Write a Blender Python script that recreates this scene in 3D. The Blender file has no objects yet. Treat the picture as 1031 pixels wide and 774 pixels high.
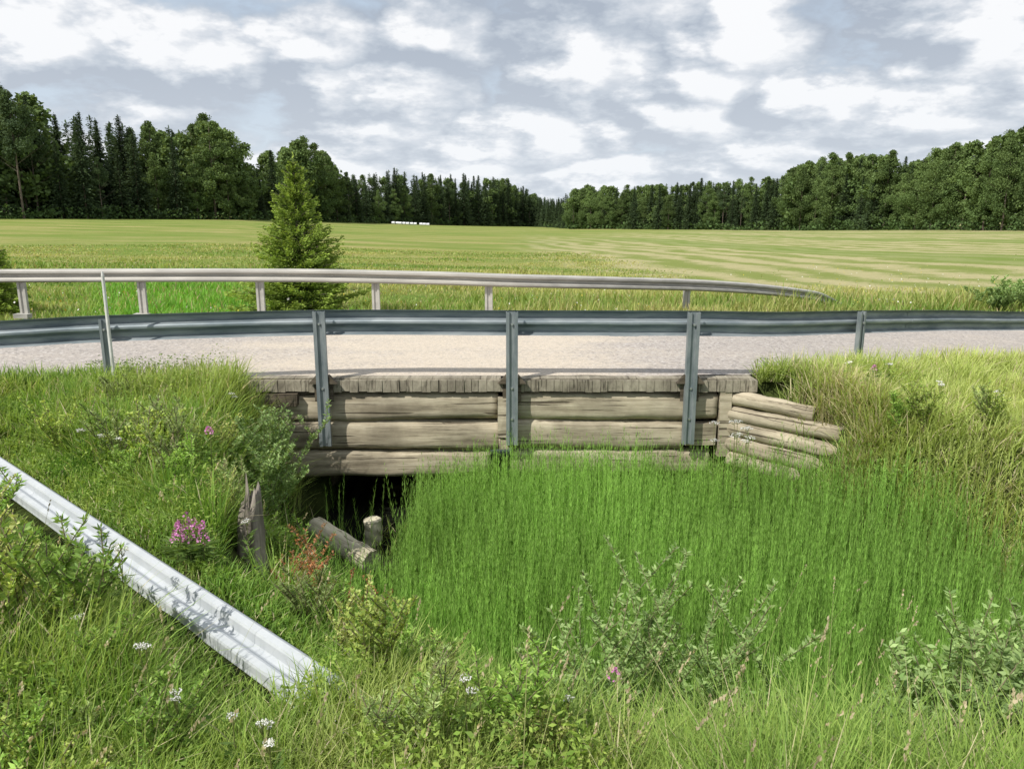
import bpy, math, random
import numpy as np
from mathutils import Vector, Matrix
random.seed(7)
scene = bpy.context.scene
COL = scene.collection
scene.view_settings.view_transform = 'Standard'
scene.view_settings.look = 'None'
scene.view_settings.exposure = 0

# ------------------------------------------------------------ helpers
def build_mesh(name, V, Fs, col=None, mats=(), smooth=False):
    V = np.asarray(V, dtype=np.float32).reshape(-1, 3)
    me = bpy.data.meshes.new(name)
    me.vertices.add(len(V)); me.vertices.foreach_set('co', V.ravel())
    idx = []; tot = []
    for F in Fs:
        F = np.asarray(F, dtype=np.int32)
        if F.size == 0: continue
        idx.append(F.ravel()); tot.append(np.full(len(F), F.shape[1], dtype=np.int32))
    idx = np.concatenate(idx); tot = np.concatenate(tot)
    st = np.concatenate([[0], np.cumsum(tot)[:-1]]).astype(np.int32)
    me.loops.add(len(idx)); me.loops.foreach_set('vertex_index', idx)
    me.polygons.add(len(tot)); me.polygons.foreach_set('loop_start', st); me.polygons.foreach_set('loop_total', tot)
    if smooth: me.polygons.foreach_set('use_smooth', np.ones(len(tot), dtype=bool))
    for m in mats: me.materials.append(m)
    me.update(calc_edges=True)
    if col is not None:
        a = me.color_attributes.new('Col', 'FLOAT_COLOR', 'POINT')
        c = np.ones((len(V), 4), dtype=np.float32); c[:, :3] = np.asarray(col).reshape(-1, 3)
        a.data.foreach_set('color', c.ravel())
    return me

def add(name, me, parent=None, loc=None, label=None, cat=None, kind=None, group=None):
    o = bpy.data.objects.new(name, me); COL.objects.link(o)
    if parent is not None: o.parent = parent
    if loc is not None: o.location = loc
    if label: o['label'] = label
    if cat: o['category'] = cat
    if kind: o['kind'] = kind
    if group: o['group'] = group
    return o

class MB:
    def __init__(s): s.v = []; s.f = []
    def box(s, c, size, rot=None, jit=0.0):
        b = len(s.v)
        for dx in (-.5, .5):
            for dy in (-.5, .5):
                for dz in (-.5, .5):
                    p = Vector((dx*size[0]+random.uniform(-jit, jit), dy*size[1]+random.uniform(-jit, jit), dz*size[2]+random.uniform(-jit, jit)))
                    if rot is not None: p = rot @ p
                    s.v.append((p.x+c[0], p.y+c[1], p.z+c[2]))
        for f in ((0,1,3,2),(4,6,7,5),(0,4,5,1),(2,3,7,6),(0,2,6,4),(1,5,7,3)):
            s.f.append([b+i for i in f])
    def cyl(s, a, b_, r0, r1, n=8, cap=True):
        a = Vector(a); b_ = Vector(b_); d = (b_-a).normalized()
        u = d.orthogonal().normalized(); w = d.cross(u)
        k = len(s.v)
        for p, r in ((a, r0), (b_, r1)):
            for i in range(n):
                t = 2*math.pi*i/n
                q = p+u*math.cos(t)*r+w*math.sin(t)*r; s.v.append(q[:])
        for i in range(n):
            j = (i+1) % n; s.f.append([k+i, k+j, k+n+j, k+n+i])
        if cap:
            s.f.append([k+i for i in range(n)][::-1]); s.f.append([k+n+i for i in range(n)])
    def extr(s, prof, a, b_):
        a = Vector(a); b_ = Vector(b_); k = len(s.v); n = len(prof)
        for p in (a, b_):
            for q in prof: s.v.append((p.x+q[0], p.y+q[1], p.z))
        for i in range(n):
            j = (i+1) % n; s.f.append([k+i, k+j, k+n+j, k+n+i])
        s.f.append([k+i for i in range(n)][::-1]); s.f.append([k+n+i for i in range(n)])
    def mesh(s, name, mat, smooth=False):
        me = bpy.data.meshes.new(name); me.from_pydata(s.v, [], s.f); me.update()
        me.materials.append(mat)
        if smooth:
            for p in me.polygons: p.use_smooth = True
        return me

def sstep(a, b, x):
    t = np.clip((x-a)/(b-a), 0, 1); return t*t*(3-2*t)
def vnoise(x, y, s, seed=0):
    x = np.asarray(x)*s+seed*17.3; y = np.asarray(y)*s+seed*9.1
    ix = np.floor(x); iy = np.floor(y); fx = x-ix; fy = y-iy
    def h(a, b):
        v = np.sin(a*127.1+b*311.7+seed*3.1)*43758.5453
        return v-np.floor(v)
    fx = fx*fx*(3-2*fx); fy = fy*fy*(3-2*fy)
    return (h(ix,iy)*(1-fx)+h(ix+1,iy)*fx)*(1-fy)+(h(ix,iy+1)*(1-fx)+h(ix+1,iy+1)*fx)*fy
def fbm(x, y, s, seed=0):
    return .55*vnoise(x,y,s,seed)+.3*vnoise(x,y,s*2.1,seed+1)+.15*vnoise(x,y,s*4.3,seed+2)

# ------------------------------------------------------------ materials
def newmat(name):
    m = bpy.data.materials.new(name); m.use_nodes = True
    nt = m.node_tree; nt.nodes.clear()
    out = nt.nodes.new('ShaderNodeOutputMaterial')
    return m, nt, out
def N(nt, t, **kw):
    n = nt.nodes.new(t)
    for k, v in kw.items():
        if k.startswith('i_'):
            key = k[2:]
            n.inputs[int(key) if key.isdigit() else key.replace('_', ' ')].default_value = v
        else: setattr(n, k, v)
    return n
def ramp(nt, stops, interp='LINEAR'):
    r = nt.nodes.new('ShaderNodeValToRGB'); cr = r.color_ramp; cr.interpolation = interp
    while len(cr.elements) < len(stops): cr.elements.new(.5)
    for e, (p, c) in zip(cr.elements, stops):
        e.position = p; e.color = (c[0], c[1], c[2], 1) if len(c) == 3 else c
    return r
def mixc(nt, fac, a, b, mode='MIX'):
    m = nt.nodes.new('ShaderNodeMix'); m.data_type = 'RGBA'; m.blend_type = mode
    for sock, val in ((m.inputs[0], fac), (m.inputs[6], a), (m.inputs[7], b)):
        if hasattr(val, 'links'): nt.links.new(val, sock)
        elif isinstance(val, (int, float)): sock.default_value = val
        else: sock.default_value = (*val, 1)
    return m.outputs[2]
def mth(nt, op, a, b=None, c=None, clamp=False):
    m = nt.nodes.new('ShaderNodeMath'); m.operation = op; m.use_clamp = clamp
    for i, v in enumerate((a, b, c)):
        if v is None: continue
        if hasattr(v, 'links'): nt.links.new(v, m.inputs[i])
        else: m.inputs[i].default_value = v
    return m.outputs[0]

def foliage_mat(name, trans=.35, rough=.55, spec=.25, gain=1.0):
    m, nt, out = newmat(name)
    at = N(nt, 'ShaderNodeAttribute', attribute_name='Col')
    oi = N(nt, 'ShaderNodeObjectInfo')
    v = mth(nt, 'MULTIPLY_ADD', oi.outputs['Random'], .4*gain, .8*gain)
    c = N(nt, 'ShaderNodeVectorMath', operation='SCALE'); nt.links.new(at.outputs['Color'], c.inputs[0]); nt.links.new(v, c.inputs['Scale'])
    p = N(nt, 'ShaderNodeBsdfPrincipled', i_Roughness=rough)
    p.inputs['Specular IOR Level'].default_value = spec
    nt.links.new(c.outputs[0], p.inputs['Base Color'])
    t = N(nt, 'ShaderNodeBsdfTranslucent')
    tc = mixc(nt, 1.0, c.outputs[0], (1.25, 1.15, .6), 'MULTIPLY'); nt.links.new(tc, t.inputs['Color'])
    mx = N(nt, 'ShaderNodeMixShader', i_0=trans)
    nt.links.new(p.outputs[0], mx.inputs[1]); nt.links.new(t.outputs[0], mx.inputs[2]); nt.links.new(mx.outputs[0], out.inputs[0])
    return m
def stuff_mat(name, trans=.42, rough=.55, spec=.25):
    m, nt, out = newmat(name)
    at = N(nt, 'ShaderNodeAttribute', attribute_name='Col')
    p = N(nt, 'ShaderNodeBsdfPrincipled', i_Roughness=rough); p.inputs['Specular IOR Level'].default_value = spec
    nt.links.new(at.outputs['Color'], p.inputs['Base Color'])
    t = N(nt, 'ShaderNodeBsdfTranslucent')
    tc = mixc(nt, 1.0, at.outputs['Color'], (1.15, 1.15, .65), 'MULTIPLY'); nt.links.new(tc, t.inputs['Color'])
    mx = N(nt, 'ShaderNodeMixShader', i_0=trans)
    nt.links.new(p.outputs[0], mx.inputs[1]); nt.links.new(t.outputs[0], mx.inputs[2]); nt.links.new(mx.outputs[0], out.inputs[0])
    return m
M_grass = stuff_mat('grass_blades', .42)
M_leaf = foliage_mat('leaves', .35)
M_tree = foliage_mat('tree_foliage', .28, .7, .1)
M_flower = foliage_mat('petals', .2, .7, .1)

def simple_mat(name, c0, c1, scale=(8,8,8), rough=.8, metal=0, bump=.3, detail=6, lo=.35, hi=.65, spec=.3, bdist=.01):
    m, nt, out = newmat(name)
    tc = N(nt, 'ShaderNodeTexCoord'); mp = N(nt, 'ShaderNodeMapping'); mp.inputs['Scale'].default_value = scale
    nt.links.new(tc.outputs['Object'], mp.inputs[0])
    no = N(nt, 'ShaderNodeTexNoise', i_Scale=1.0, i_Detail=detail, i_Roughness=.65); nt.links.new(mp.outputs[0], no.inputs['Vector'])
    r = ramp(nt, [(lo, c0), (hi, c1)]); nt.links.new(no.outputs[0], r.inputs[0])
    p = N(nt, 'ShaderNodeBsdfPrincipled', i_Roughness=rough, i_Metallic=metal); p.inputs['Specular IOR Level'].default_value = spec
    nt.links.new(r.outputs[0], p.inputs['Base Color'])
    if bump > 0:
        b = N(nt, 'ShaderNodeBump', i_Strength=bump, i_Distance=bdist); nt.links.new(no.outputs[0], b.inputs['Height']); nt.links.new(b.outputs[0], p.inputs['Normal'])
    nt.links.new(p.outputs[0], out.inputs[0])
    return m
M_bark = simple_mat('bark', (.06,.045,.035), (.18,.15,.12), (3,3,1), .95)
M_stem = simple_mat('plant_stem', (.09,.12,.03), (.16,.17,.06), (10,10,10), .7, bump=0)
M_twig = simple_mat('willow_twig', (.10,.09,.05), (.2,.17,.10), (10,10,10), .8, bump=0)
M_galv = simple_mat('galvanised_steel', (.17,.21,.235), (.36,.40,.42), (1.6,3,10), .55, .45, .05, spec=.4, detail=9)
M_post = simple_mat('galvanised_post_steel', (.17,.205,.22), (.31,.34,.35), (9,9,3), .55, .45, .05, spec=.4, detail=9)
M_galv_old = simple_mat('weathered_galvanised_steel', (.36,.35,.32), (.50,.485,.445), (1.2,5,5), .6, .3, 0, detail=6)
M_galv_new = simple_mat('bright_galvanised_steel', (.40,.43,.455), (.47,.495,.52), (6,6,6), .65, .15, 0, spec=.4, detail=4)
M_bolt = simple_mat('bolt_steel', (.4,.42,.42), (.6,.62,.62), (9,9,9), .4, .8, 0)
M_pole = simple_mat('white_painted_pole', (.45,.45,.43), (.70,.70,.67), (9,9,5), .6, 0, .02)
M_bale = simple_mat('white_bale_wrap', (.6,.62,.64), (.78,.79,.80), (2,2,2), .4, 0, .1)

def wood_mat(name, dark, mid, light, sc=(1.2,16,16), crack=(.9,34,34), ck=.85):
    m, nt, out = newmat(name)
    tc = N(nt, 'ShaderNodeTexCoord'); oi = N(nt, 'ShaderNodeObjectInfo')
    off = N(nt, 'ShaderNodeVectorMath', operation='ADD')
    rv = N(nt, 'ShaderNodeCombineXYZ'); rr = mth(nt, 'MULTIPLY', oi.outputs['Random'], 37.0)
    for i in range(3): nt.links.new(rr, rv.inputs[i])
    nt.links.new(tc.outputs['Object'], off.inputs[0]); nt.links.new(rv.outputs[0], off.inputs[1])
    mp = N(nt, 'ShaderNodeMapping'); mp.inputs['Scale'].default_value = sc; nt.links.new(off.outputs[0], mp.inputs[0])
    n1 = N(nt, 'ShaderNodeTexNoise', i_Scale=1.0, i_Detail=8, i_Roughness=.7, i_Distortion=.4); nt.links.new(mp.outputs[0], n1.inputs['Vector'])
    n2 = N(nt, 'ShaderNodeTexNoise', i_Scale=2.3, i_Detail=5, i_Roughness=.6); nt.links.new(off.outputs[0], n2.inputs['Vector'])
    mp3 = N(nt, 'ShaderNodeMapping'); mp3.inputs['Scale'].default_value = crack; nt.links.new(off.outputs[0], mp3.inputs[0])
    n3 = N(nt, 'ShaderNodeTexNoise', i_Scale=1.0, i_Detail=3, i_Roughness=.5); nt.links.new(mp3.outputs[0], n3.inputs['Vector'])
    r1 = ramp(nt, [(.28, dark), (.46, mid), (.68, light)]); nt.links.new(n1.outputs[0], r1.inputs[0])
    r2 = ramp(nt, [(.3, (.60,.58,.555)), (.65, (1.12,1.10,1.06))]); nt.links.new(n2.outputs[0], r2.inputs[0])
    c = mixc(nt, 1.0, r1.outputs[0], r2.outputs[0], 'MULTIPLY')
    r3 = ramp(nt, [(.34, (.15,.13,.12)), (.39, (1,1,1))]); nt.links.new(n3.outputs[0], r3.inputs[0])
    c = mixc(nt, ck, c, r3.outputs[0], 'MULTIPLY')
    p = N(nt, 'ShaderNodeBsdfPrincipled', i_Roughness=.85); p.inputs['Specular IOR Level'].default_value = .2
    nt.links.new(c, p.inputs['Base Color'])
    hh = mth(nt, 'ADD', n1.outputs[0], r3.outputs[0])
    b = N(nt, 'ShaderNodeBump', i_Strength=.6, i_Distance=.010); nt.links.new(hh, b.inputs['Height']); nt.links.new(b.outputs[0], p.inputs['Normal'])
    nt.links.new(p.outputs[0], out.inputs[0])
    return m
M_log = wood_mat('weathered_log', (.155,.135,.10), (.35,.31,.235), (.52,.475,.375))
M_logpale = wood_mat('brightened_log', (.28,.255,.19), (.54,.50,.39), (.68,.64,.53))  # sunlight put into the colour: brightened log wood for the shaded ditch bank
M_logdark = wood_mat('dark_log', (.03,.025,.02), (.09,.075,.055), (.16,.14,.11))  # much darker log wood for inner logs, gussets, brackets and one packing block
M_plank = wood_mat('weathered_plank_ends', (.12,.11,.088), (.25,.23,.185), (.37,.345,.28), (13,1,6), (25,1,3), .5)
M_rot = wood_mat('rotten_stump_wood', (.06,.055,.048), (.20,.18,.155), (.38,.35,.31), (30,30,1.5), (30,30,2))

# ------------------------------------------------------------ world
SUN_EL = math.radians(47)
sun_dir = Vector((-.74, -.67, 0)).normalized()
w = bpy.data.worlds.new('World'); scene.world = w; w.use_nodes = True
nt = w.node_tree; nt.nodes.clear()
out = nt.nodes.new('ShaderNodeOutputWorld'); bg = N(nt, 'ShaderNodeBackground', i_Strength=.1)
sky = N(nt, 'ShaderNodeTexSky', sky_type='NISHITA', sun_disc=False, sun_elevation=SUN_EL, sun_rotation=math.atan2(sun_dir.x, sun_dir.y))
tc = N(nt, 'ShaderNodeTexCoord'); sp = N(nt, 'ShaderNodeSeparateXYZ'); nt.links.new(tc.outputs['Generated'], sp.inputs[0])
zz = mth(nt, 'ADD', mth(nt, 'MAXIMUM', sp.outputs[2], 0.0), .32)
cx = mth(nt, 'DIVIDE', sp.outputs[0], zz); cy = mth(nt, 'DIVIDE', sp.outputs[1], zz)
cv = N(nt, 'ShaderNodeCombineXYZ', i_Z=3.7); nt.links.new(cx, cv.inputs[0]); nt.links.new(cy, cv.inputs[1])
mp = N(nt, 'ShaderNodeMapping'); mp.inputs['Location'].default_value = (2.3, 7.6, 1.0); nt.links.new(cv.outputs[0], mp.inputs[0])
nC = N(nt, 'ShaderNodeTexNoise', i_Scale=1.3, i_Detail=4, i_Roughness=.5); nt.links.new(mp.outputs[0], nC.inputs['Vector'])
def billow(dx, dy, det):
    mpb = N(nt, 'ShaderNodeMapping'); mpb.inputs['Location'].default_value = (dx, dy, 0); nt.links.new(cv.outputs[0], mpb.inputs[0])
    wn = N(nt, 'ShaderNodeTexNoise', i_Scale=3.4, i_Detail=det, i_Roughness=.6); nt.links.new(mpb.outputs[0], wn.inputs['Vector'])
    off = N(nt, 'ShaderNodeVectorMath', operation='SUBTRACT'); nt.links.new(wn.outputs['Color'], off.inputs[0]); off.inputs[1].default_value = (.5,.5,.5)
    sc = N(nt, 'ShaderNodeVectorMath', operation='SCALE'); nt.links.new(off.outputs[0], sc.inputs[0]); sc.inputs['Scale'].default_value = .55
    ad = N(nt, 'ShaderNodeVectorMath', operation='ADD'); nt.links.new(mpb.outputs[0], ad.inputs[0]); nt.links.new(sc.outputs[0], ad.inputs[1])
    v = N(nt, 'ShaderNodeTexVoronoi', feature='F1', voronoi_dimensions='2D', i_Scale=3.0)
    nt.links.new(ad.outputs[0], v.inputs['Vector'])
    return mth(nt, 'SUBTRACT', .75, v.outputs['Distance']), wn.outputs[0]
v1, n1_ = billow(1.3, 4.4, 6); v2, n2_ = billow(1.35, 4.32, 5)
b1 = mth(nt, 'ADD', v1, mth(nt, 'MULTIPLY', mth(nt, 'SUBTRACT', n1_, .5), .6))
b2 = mth(nt, 'ADD', v2, mth(nt, 'MULTIPLY', mth(nt, 'SUBTRACT', n2_, .5), .6))
relief = mth(nt, 'MULTIPLY', mth(nt, 'SUBTRACT', b1, b2), .55)
shade = mth(nt, 'ADD', mth(nt, 'ADD', mth(nt, 'MULTIPLY', nC.outputs[0], .80), mth(nt, 'MULTIPLY', b1, .30)), relief)
thick = mth(nt, 'ADD', mth(nt, 'MULTIPLY', b1, .6), mth(nt, 'MULTIPLY', nC.outputs[0], .5))
cov = ramp(nt, [(.14, (0,0,0)), (.30, (1,1,1))]); nt.links.new(thick, cov.inputs[0])
cl = ramp(nt, [(.34, (4.3,4.9,5.8)), (.44, (5.4,6.0,6.8)), (.54, (7.1,7.5,8.1)), (.64, (9.6,9.7,9.9))]); nt.links.new(shade, cl.inputs[0])
hz = ramp(nt, [(0.0, (1,1,1)), (.22, (0,0,0))]); nt.links.new(sp.outputs[2], hz.inputs[0])
skyb = mixc(nt, .75, sky.outputs[0], (6.2,7.3,8.6))
c1 = mixc(nt, cov.outputs[0], skyb, cl.outputs[0])
hf = mth(nt, 'MULTIPLY', hz.outputs[0], .5)
c2 = mixc(nt, hf, c1, (8.5,9.0,9.5))
nt.links.new(c2, bg.inputs[0]); nt.links.new(bg.outputs[0], out.inputs[0])

sl = bpy.data.lights.new('sun', 'SUN'); sl.energy = 5.0; sl.angle = math.radians(.5); sl.color = (1, .95, .87)
so = bpy.data.objects.new('sun', sl); COL.objects.link(so)
sd = Vector((sun_dir.x*math.cos(SUN_EL), sun_dir.y*math.cos(SUN_EL), math.sin(SUN_EL)))
so.rotation_euler = sd.to_track_quat('Z', 'Y').to_euler(); so.location = (-20, -10, 30)

# ------------------------------------------------------------ camera
cam = bpy.data.cameras.new('camera'); co = bpy.data.objects.new('camera', cam); COL.objects.link(co)
co.location = (0, 0, 1.75); co.rotation_euler = (math.radians(90-12.4), 0, 0)
cam.lens = 27.24; cam.sensor_width = 36; cam.clip_end = 6000; cam.clip_start = .05
scene.camera = co

# ------------------------------------------------------------ terrain
def near_edge(x):
    x = np.asarray(x, dtype=float)
    r = 8.4+np.where(x < 1.2, 0, np.where(x < 4, .1*(x-1.2)**2, .784+.56*(x-4)))
    l = np.where(x > -3, 0, np.where(x > -8, .03*(x+3)**2, .75-.3*(x+8)))
    return r-l
def far_edge(x): return near_edge(x)+4.9
def zroad(x):
    x = np.asarray(x, dtype=float)
    z = np.where(x < 1.5, 0, np.where(x < 4, -.0144*(x-1.5)**2, -.09-.072*(x-4)))
    return np.maximum(z, -.62)
TA = np.array([-.95,-.645,-.332,-.207,.031,.075,.344,.50,.645,.95])
TD = np.array([100,128,168,255,420,300,225,170,122,95])
TZ = np.array([1.1,1.0,.6,-.9,-5.0,-3.9,-2.9,-1.7,-.8,-.5])
def zfield(x, y):
    ta = x/np.maximum(y, 1.0); D = np.interp(ta, TA, TD); zb = np.interp(ta, TA, TZ)
    t = np.clip((y-20)/(D-20), 0, 1)
    return -.7*(1-t)+zb*t+.12*(fbm(x, y, .06, 3)-.5)*sstep(14, 30, y)
def chan(x, y):
    xl = np.interp(y, [1,2,3,4,5,6,7,8], [2.4,1.5,.6,-.25,-.85,-1.38,-1.85,-2.05])
    wl = np.interp(y, [2,4,6,8], [1.6,1.6,1.3,.8])
    xr = np.interp(y, [1,3,5,7,8], [8,6,4.0,2.9,2.45]); wr = np.interp(y, [3,5,7,8], [3,2.2,1.1,.75])
    C = sstep(0, 1, (x-(xl-wl))/wl)*(1-sstep(0, 1, (x-xr)/wr))*sstep(1.6, 4.0, y)
    C2 = sstep(-2.3, -2.1, x)*(1-sstep(2.2, 2.4, x))
    C3 = sstep(-2.8, -1.6, x)*(1-sstep(1.4, 2.6, x))*(1-sstep(14, 20, y))
    return np.where(y < 8.3, C, np.where(y < 13.4, C2, C3*.7))
def height(x, y):
    x = np.asarray(x, dtype=float); y = np.asarray(y, dtype=float)
    zr = zroad(x)-.03
    dn = near_edge(x)-y; df = y-far_edge(x)
    bank = -.12-.15*sstep(2.5, 6, y)*sstep(-1, -3, x)*(1-sstep(6, 8, y))-.25*sstep(3, 5.5, x)+.12*(fbm(x, y, .8, 5)-.5)
    bank = np.where(x > 5, np.minimum(bank, zr-.12), bank)
    bank = np.where(y < 0, -.1, bank)
    zn = zr*(1-sstep(.2, 2.0, dn))+bank*sstep(.2, 2.0, dn)+.05*(vnoise(x, y, 1.6, 8)-.3)*sstep(.1, .6, dn)
    zf = zr*(1-sstep(.5, 3.0, df))+zfield(x, y)*sstep(.5, 3.0, df)
    z = np.where(dn > 0, zn, np.where(df > 0, zf, zr))
    inb = sstep(-3.0, -2.8, x)*(1-sstep(2.6, 2.75, x))*sstep(7.7, 8.15, y)*(1-sstep(13.4, 13.7, y))
    z = z*(1-inb)+np.minimum(z, -.4)*inb
    C = chan(x, y)
    return z*(1-C)+(-1.62+.06*(vnoise(x, y, 1.2, 4)-.5))*C

def graded(lo, hi, n0, far_lo, far_hi, k=34):
    a = np.linspace(lo, hi, n0)
    right = hi+(far_hi-hi)*(np.geomspace(.0008, 1, k)); left = lo-(lo-far_lo)*(np.geomspace(.0008, 1, k))
    return np.unique(np.concatenate([left, a, right]))
xs = graded(-9, 15, 210, -2500, 2500, 46); ys = graded(0, 22, 200, -300, 4000, 60)
X, Y = np.meshgrid(xs, ys); Z = height(X, Y)
V = np.stack([X, Y, Z], -1).reshape(-1, 3)
nx, ny = len(xs), len(ys)
i = (np.arange(ny-1)[:, None]*nx+np.arange(nx-1)[None, :]).ravel()
F = np.stack([i, i+1, i+nx+1, i+nx], 1)

m, nt, out = newmat('ground_field_and_soil')
geo = N(nt, 'ShaderNodeNewGeometry'); sp = N(nt, 'ShaderNodeSeparateXYZ'); nt.links.new(geo.outputs['Position'], sp.inputs[0])
PX, PY = sp.outputs[0], sp.outputs[1]
def noise(scale, detail=6, rough=.6, vec=None, dist=0):
    n = N(nt, 'ShaderNodeTexNoise', i_Scale=scale, i_Detail=detail, i_Roughness=rough, i_Distortion=dist)
    nt.links.new(vec if vec is not None else geo.outputs['Position'], n.inputs['Vector']); return n.outputs[0]
def mapr(v, a, b, c=0, d=1):
    r = N(nt, 'ShaderNodeMapRange', interpolation_type='SMOOTHSTEP'); nt.links.new(v, r.inputs[0])
    for k, q in zip((1,2,3,4), (a,b,c,d)): r.inputs[k].default_value = q
    return r.outputs[0]
big = noise(.05, 5); fine = noise(3.0, 6, .75)
mpS = N(nt, 'ShaderNodeMapping'); mpS.inputs['Scale'].default_value = (.04, .22, 1); nt.links.new(geo.outputs['Position'], mpS.inputs[0])
patch = noise(1.0, 8, .75, mpS.outputs[0])
rg = ramp(nt, [(.36, (.12,.19,.038)), (.47, (.21,.255,.062)), (.54, (.29,.29,.10)), (.64, (.37,.325,.145))]); nt.links.new(patch, rg.inputs[0])
c = mixc(nt, mapr(big, .45, .62, 0, .55), rg.outputs[0], (.15,.23,.045))
wob = mth(nt, 'ADD', mth(nt, 'MULTIPLY', mth(nt, 'SUBTRACT', noise(.035, 3), .5), 14.0), mth(nt, 'MULTIPLY', mth(nt, 'SUBTRACT', noise(.2, 4), .5), 3.0))
u = mth(nt, 'ADD', mth(nt, 'MULTIPLY_ADD', PY, .16, PX), wob)
wv = mth(nt, 'SINE', mth(nt, 'MULTIPLY', u, 2*math.pi/3.4))
wv = mth(nt, 'ADD', wv, mth(nt, 'MULTIPLY', mth(nt, 'SUBTRACT', noise(1.1, 8, .9), .5), 8.0))
wv = mth(nt, 'ADD', wv, mth(nt, 'MULTIPLY', mth(nt, 'SUBTRACT', noise(.15, 4, .6), .5), 4.5))
wv2 = mth(nt, 'SINE', mth(nt, 'MULTIPLY', u, 2*math.pi/27.0))
st = mapr(wv, -1.2, 1.0)
tan = mixc(nt, fine, (.37,.33,.165), (.51,.46,.275))
grn = mixc(nt, fine, (.15,.205,.045), (.28,.305,.10))
scol = mixc(nt, st, grn, tan)
scol = mixc(nt, mapr(wv2, .35, .85, 0, .6), scol, (.16,.235,.05))
msk = mth(nt, 'MULTIPLY', mapr(mth(nt, 'ADD', PX, mth(nt, 'MULTIPLY', big, 10.0)), 3, 10), mapr(mth(nt, 'MULTIPLY_ADD', big, 6.0, PY), 22, 27))
msk2 = mth(nt, 'MULTIPLY', msk, mapr(mth(nt, 'MULTIPLY_ADD', PY, -.42, PX), -70, -15))
c = mixc(nt, msk2, c, scol)
c = mixc(nt, mapr(fine, .3, .7, .0, .3), c, (.11,.15,.03))
soil = mixc(nt, mapr(fine, .35, .65), (.022,.030,.010), (.06,.08,.022))
c = mixc(nt, mapr(PY, 15, 20), soil, c)
p = N(nt, 'ShaderNodeBsdfPrincipled', i_Roughness=.95); p.inputs['Specular IOR Level'].default_value = .05
nt.links.new(c, p.inputs['Base Color'])
b = N(nt, 'ShaderNodeBump', i_Strength=.6, i_Distance=.15); nt.links.new(noise(6, 5, .8), b.inputs['Height']); nt.links.new(b.outputs[0], p.inputs['Normal'])
nt.links.new(p.outputs[0], out.inputs[0]); M_ground = m
add('ground', build_mesh('ground', V, [F], mats=[M_ground], smooth=True), kind='structure', label='grassy ground with ditch and wide mown hay field')

# road
xr_ = np.concatenate([np.linspace(-90, -10, 60), np.linspace(-9.8, 12, 160), np.linspace(12.5, 70, 60)])
js = np.linspace(0, 1, 13)
Xr, J = np.meshgrid(xr_, js, indexing='ij')
edge_w = .10*(vnoise(Xr, Xr*0, 1.7, 2)-.5)+.05*(vnoise(Xr, Xr*0, 7.0, 3)-.5)
Yr = (near_edge(Xr)-.06+edge_w*(1-J))+J*4.98
Zr = zroad(Xr)+.012+.035*(1-(2*J-1)**2)-.03*sstep(4,6,Xr)*(J<.01)
V = np.stack([Xr, Yr, Zr], -1).reshape(-1, 3); n1 = len(js)
i = (np.arange(len(xr_)-1)[:, None]*n1+np.arange(n1-1)[None, :]).ravel()
F = np.stack([i, i+n1, i+n1+1, i+1], 1)
m, nt, out = newmat('dusty_gravel_asphalt')
geo = N(nt, 'ShaderNodeNewGeometry'); sp = N(nt, 'ShaderNodeSeparateXYZ'); nt.links.new(geo.outputs['Position'], sp.inputs[0])
mpS = N(nt, 'ShaderNodeMapping'); mpS.inputs['Scale'].default_value = (.35, 1.2, 1); nt.links.new(geo.outputs['Position'], mpS.inputs[0])
a1 = noise(1.0, 5, .55, mpS.outputs[0]); a2 = noise(60, 3, .8); a3 = noise(9, 6, .8)
vo = N(nt, 'ShaderNodeTexVoronoi', i_Scale=34.0); nt.links.new(geo.outputs['Position'], vo.inputs['Vector'])
PXr = sp.outputs[0]
sx = mapr(mth(nt, 'ABSOLUTE', mth(nt, 'ADD', PXr, .9)), 1.0, 3.6, 1, 0)
sandm = mth(nt, 'ADD', mth(nt, 'MULTIPLY', sx, .28), mth(nt, 'MULTIPLY', a1, .65))
sandm = mapr(mth(nt, 'ADD', sandm, mth(nt, 'MULTIPLY', mth(nt, 'SUBTRACT', a3, .5), .5)), .30, .66)
c = mixc(nt, sandm, (.40,.365,.335), (.55,.485,.40))
c = mixc(nt, 1.0, c, mixc(nt, mapr(a2, .3, .7), (.74,.74,.74), (1.14,1.13,1.12)), 'MULTIPLY')
sv = N(nt, 'ShaderNodeSeparateXYZ'); nt.links.new(vo.outputs['Color'], sv.inputs[0])
peb = mth(nt, 'SUBTRACT', 1.0, mth(nt, 'MULTIPLY', sandm, .6))
c = mixc(nt, mth(nt, 'MULTIPLY', mth(nt, 'MULTIPLY', mapr(sv.outputs[0], .8, .84), .5), peb), c, (.15,.145,.145))
c = mixc(nt, mth(nt, 'MULTIPLY', mth(nt, 'MULTIPLY', mapr(sv.outputs[1], .88, .9), .4), peb), c, (.66,.63,.61))
p = N(nt, 'ShaderNodeBsdfPrincipled', i_Roughness=.9); p.inputs['Specular IOR Level'].default_value = .2
nt.links.new(c, p.inputs['Base Color'])
b = N(nt, 'ShaderNodeBump', i_Strength=.4, i_Distance=.015); nt.links.new(a2, b.inputs['Height']); nt.links.new(b.outputs[0], p.inputs['Normal'])
nt.links.new(p.outputs[0], out.inputs[0])
add('road', build_mesh('road', V, [F], mats=[m], smooth=True), kind='structure', label='narrow dusty grey road with sand and gravel')
M_water, nt, out = newmat('dark_stream_water')
p = N(nt, 'ShaderNodeBsdfPrincipled', i_Roughness=.08); p.inputs['Base Color'].default_value = (.012,.014,.010,1); nt.links.new(p.outputs[0], out.inputs[0])
gx = np.linspace(-2.25, 2.35, 8); gy = np.linspace(6.9, 17, 12); GX, GY = np.meshgrid(gx, gy)
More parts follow.
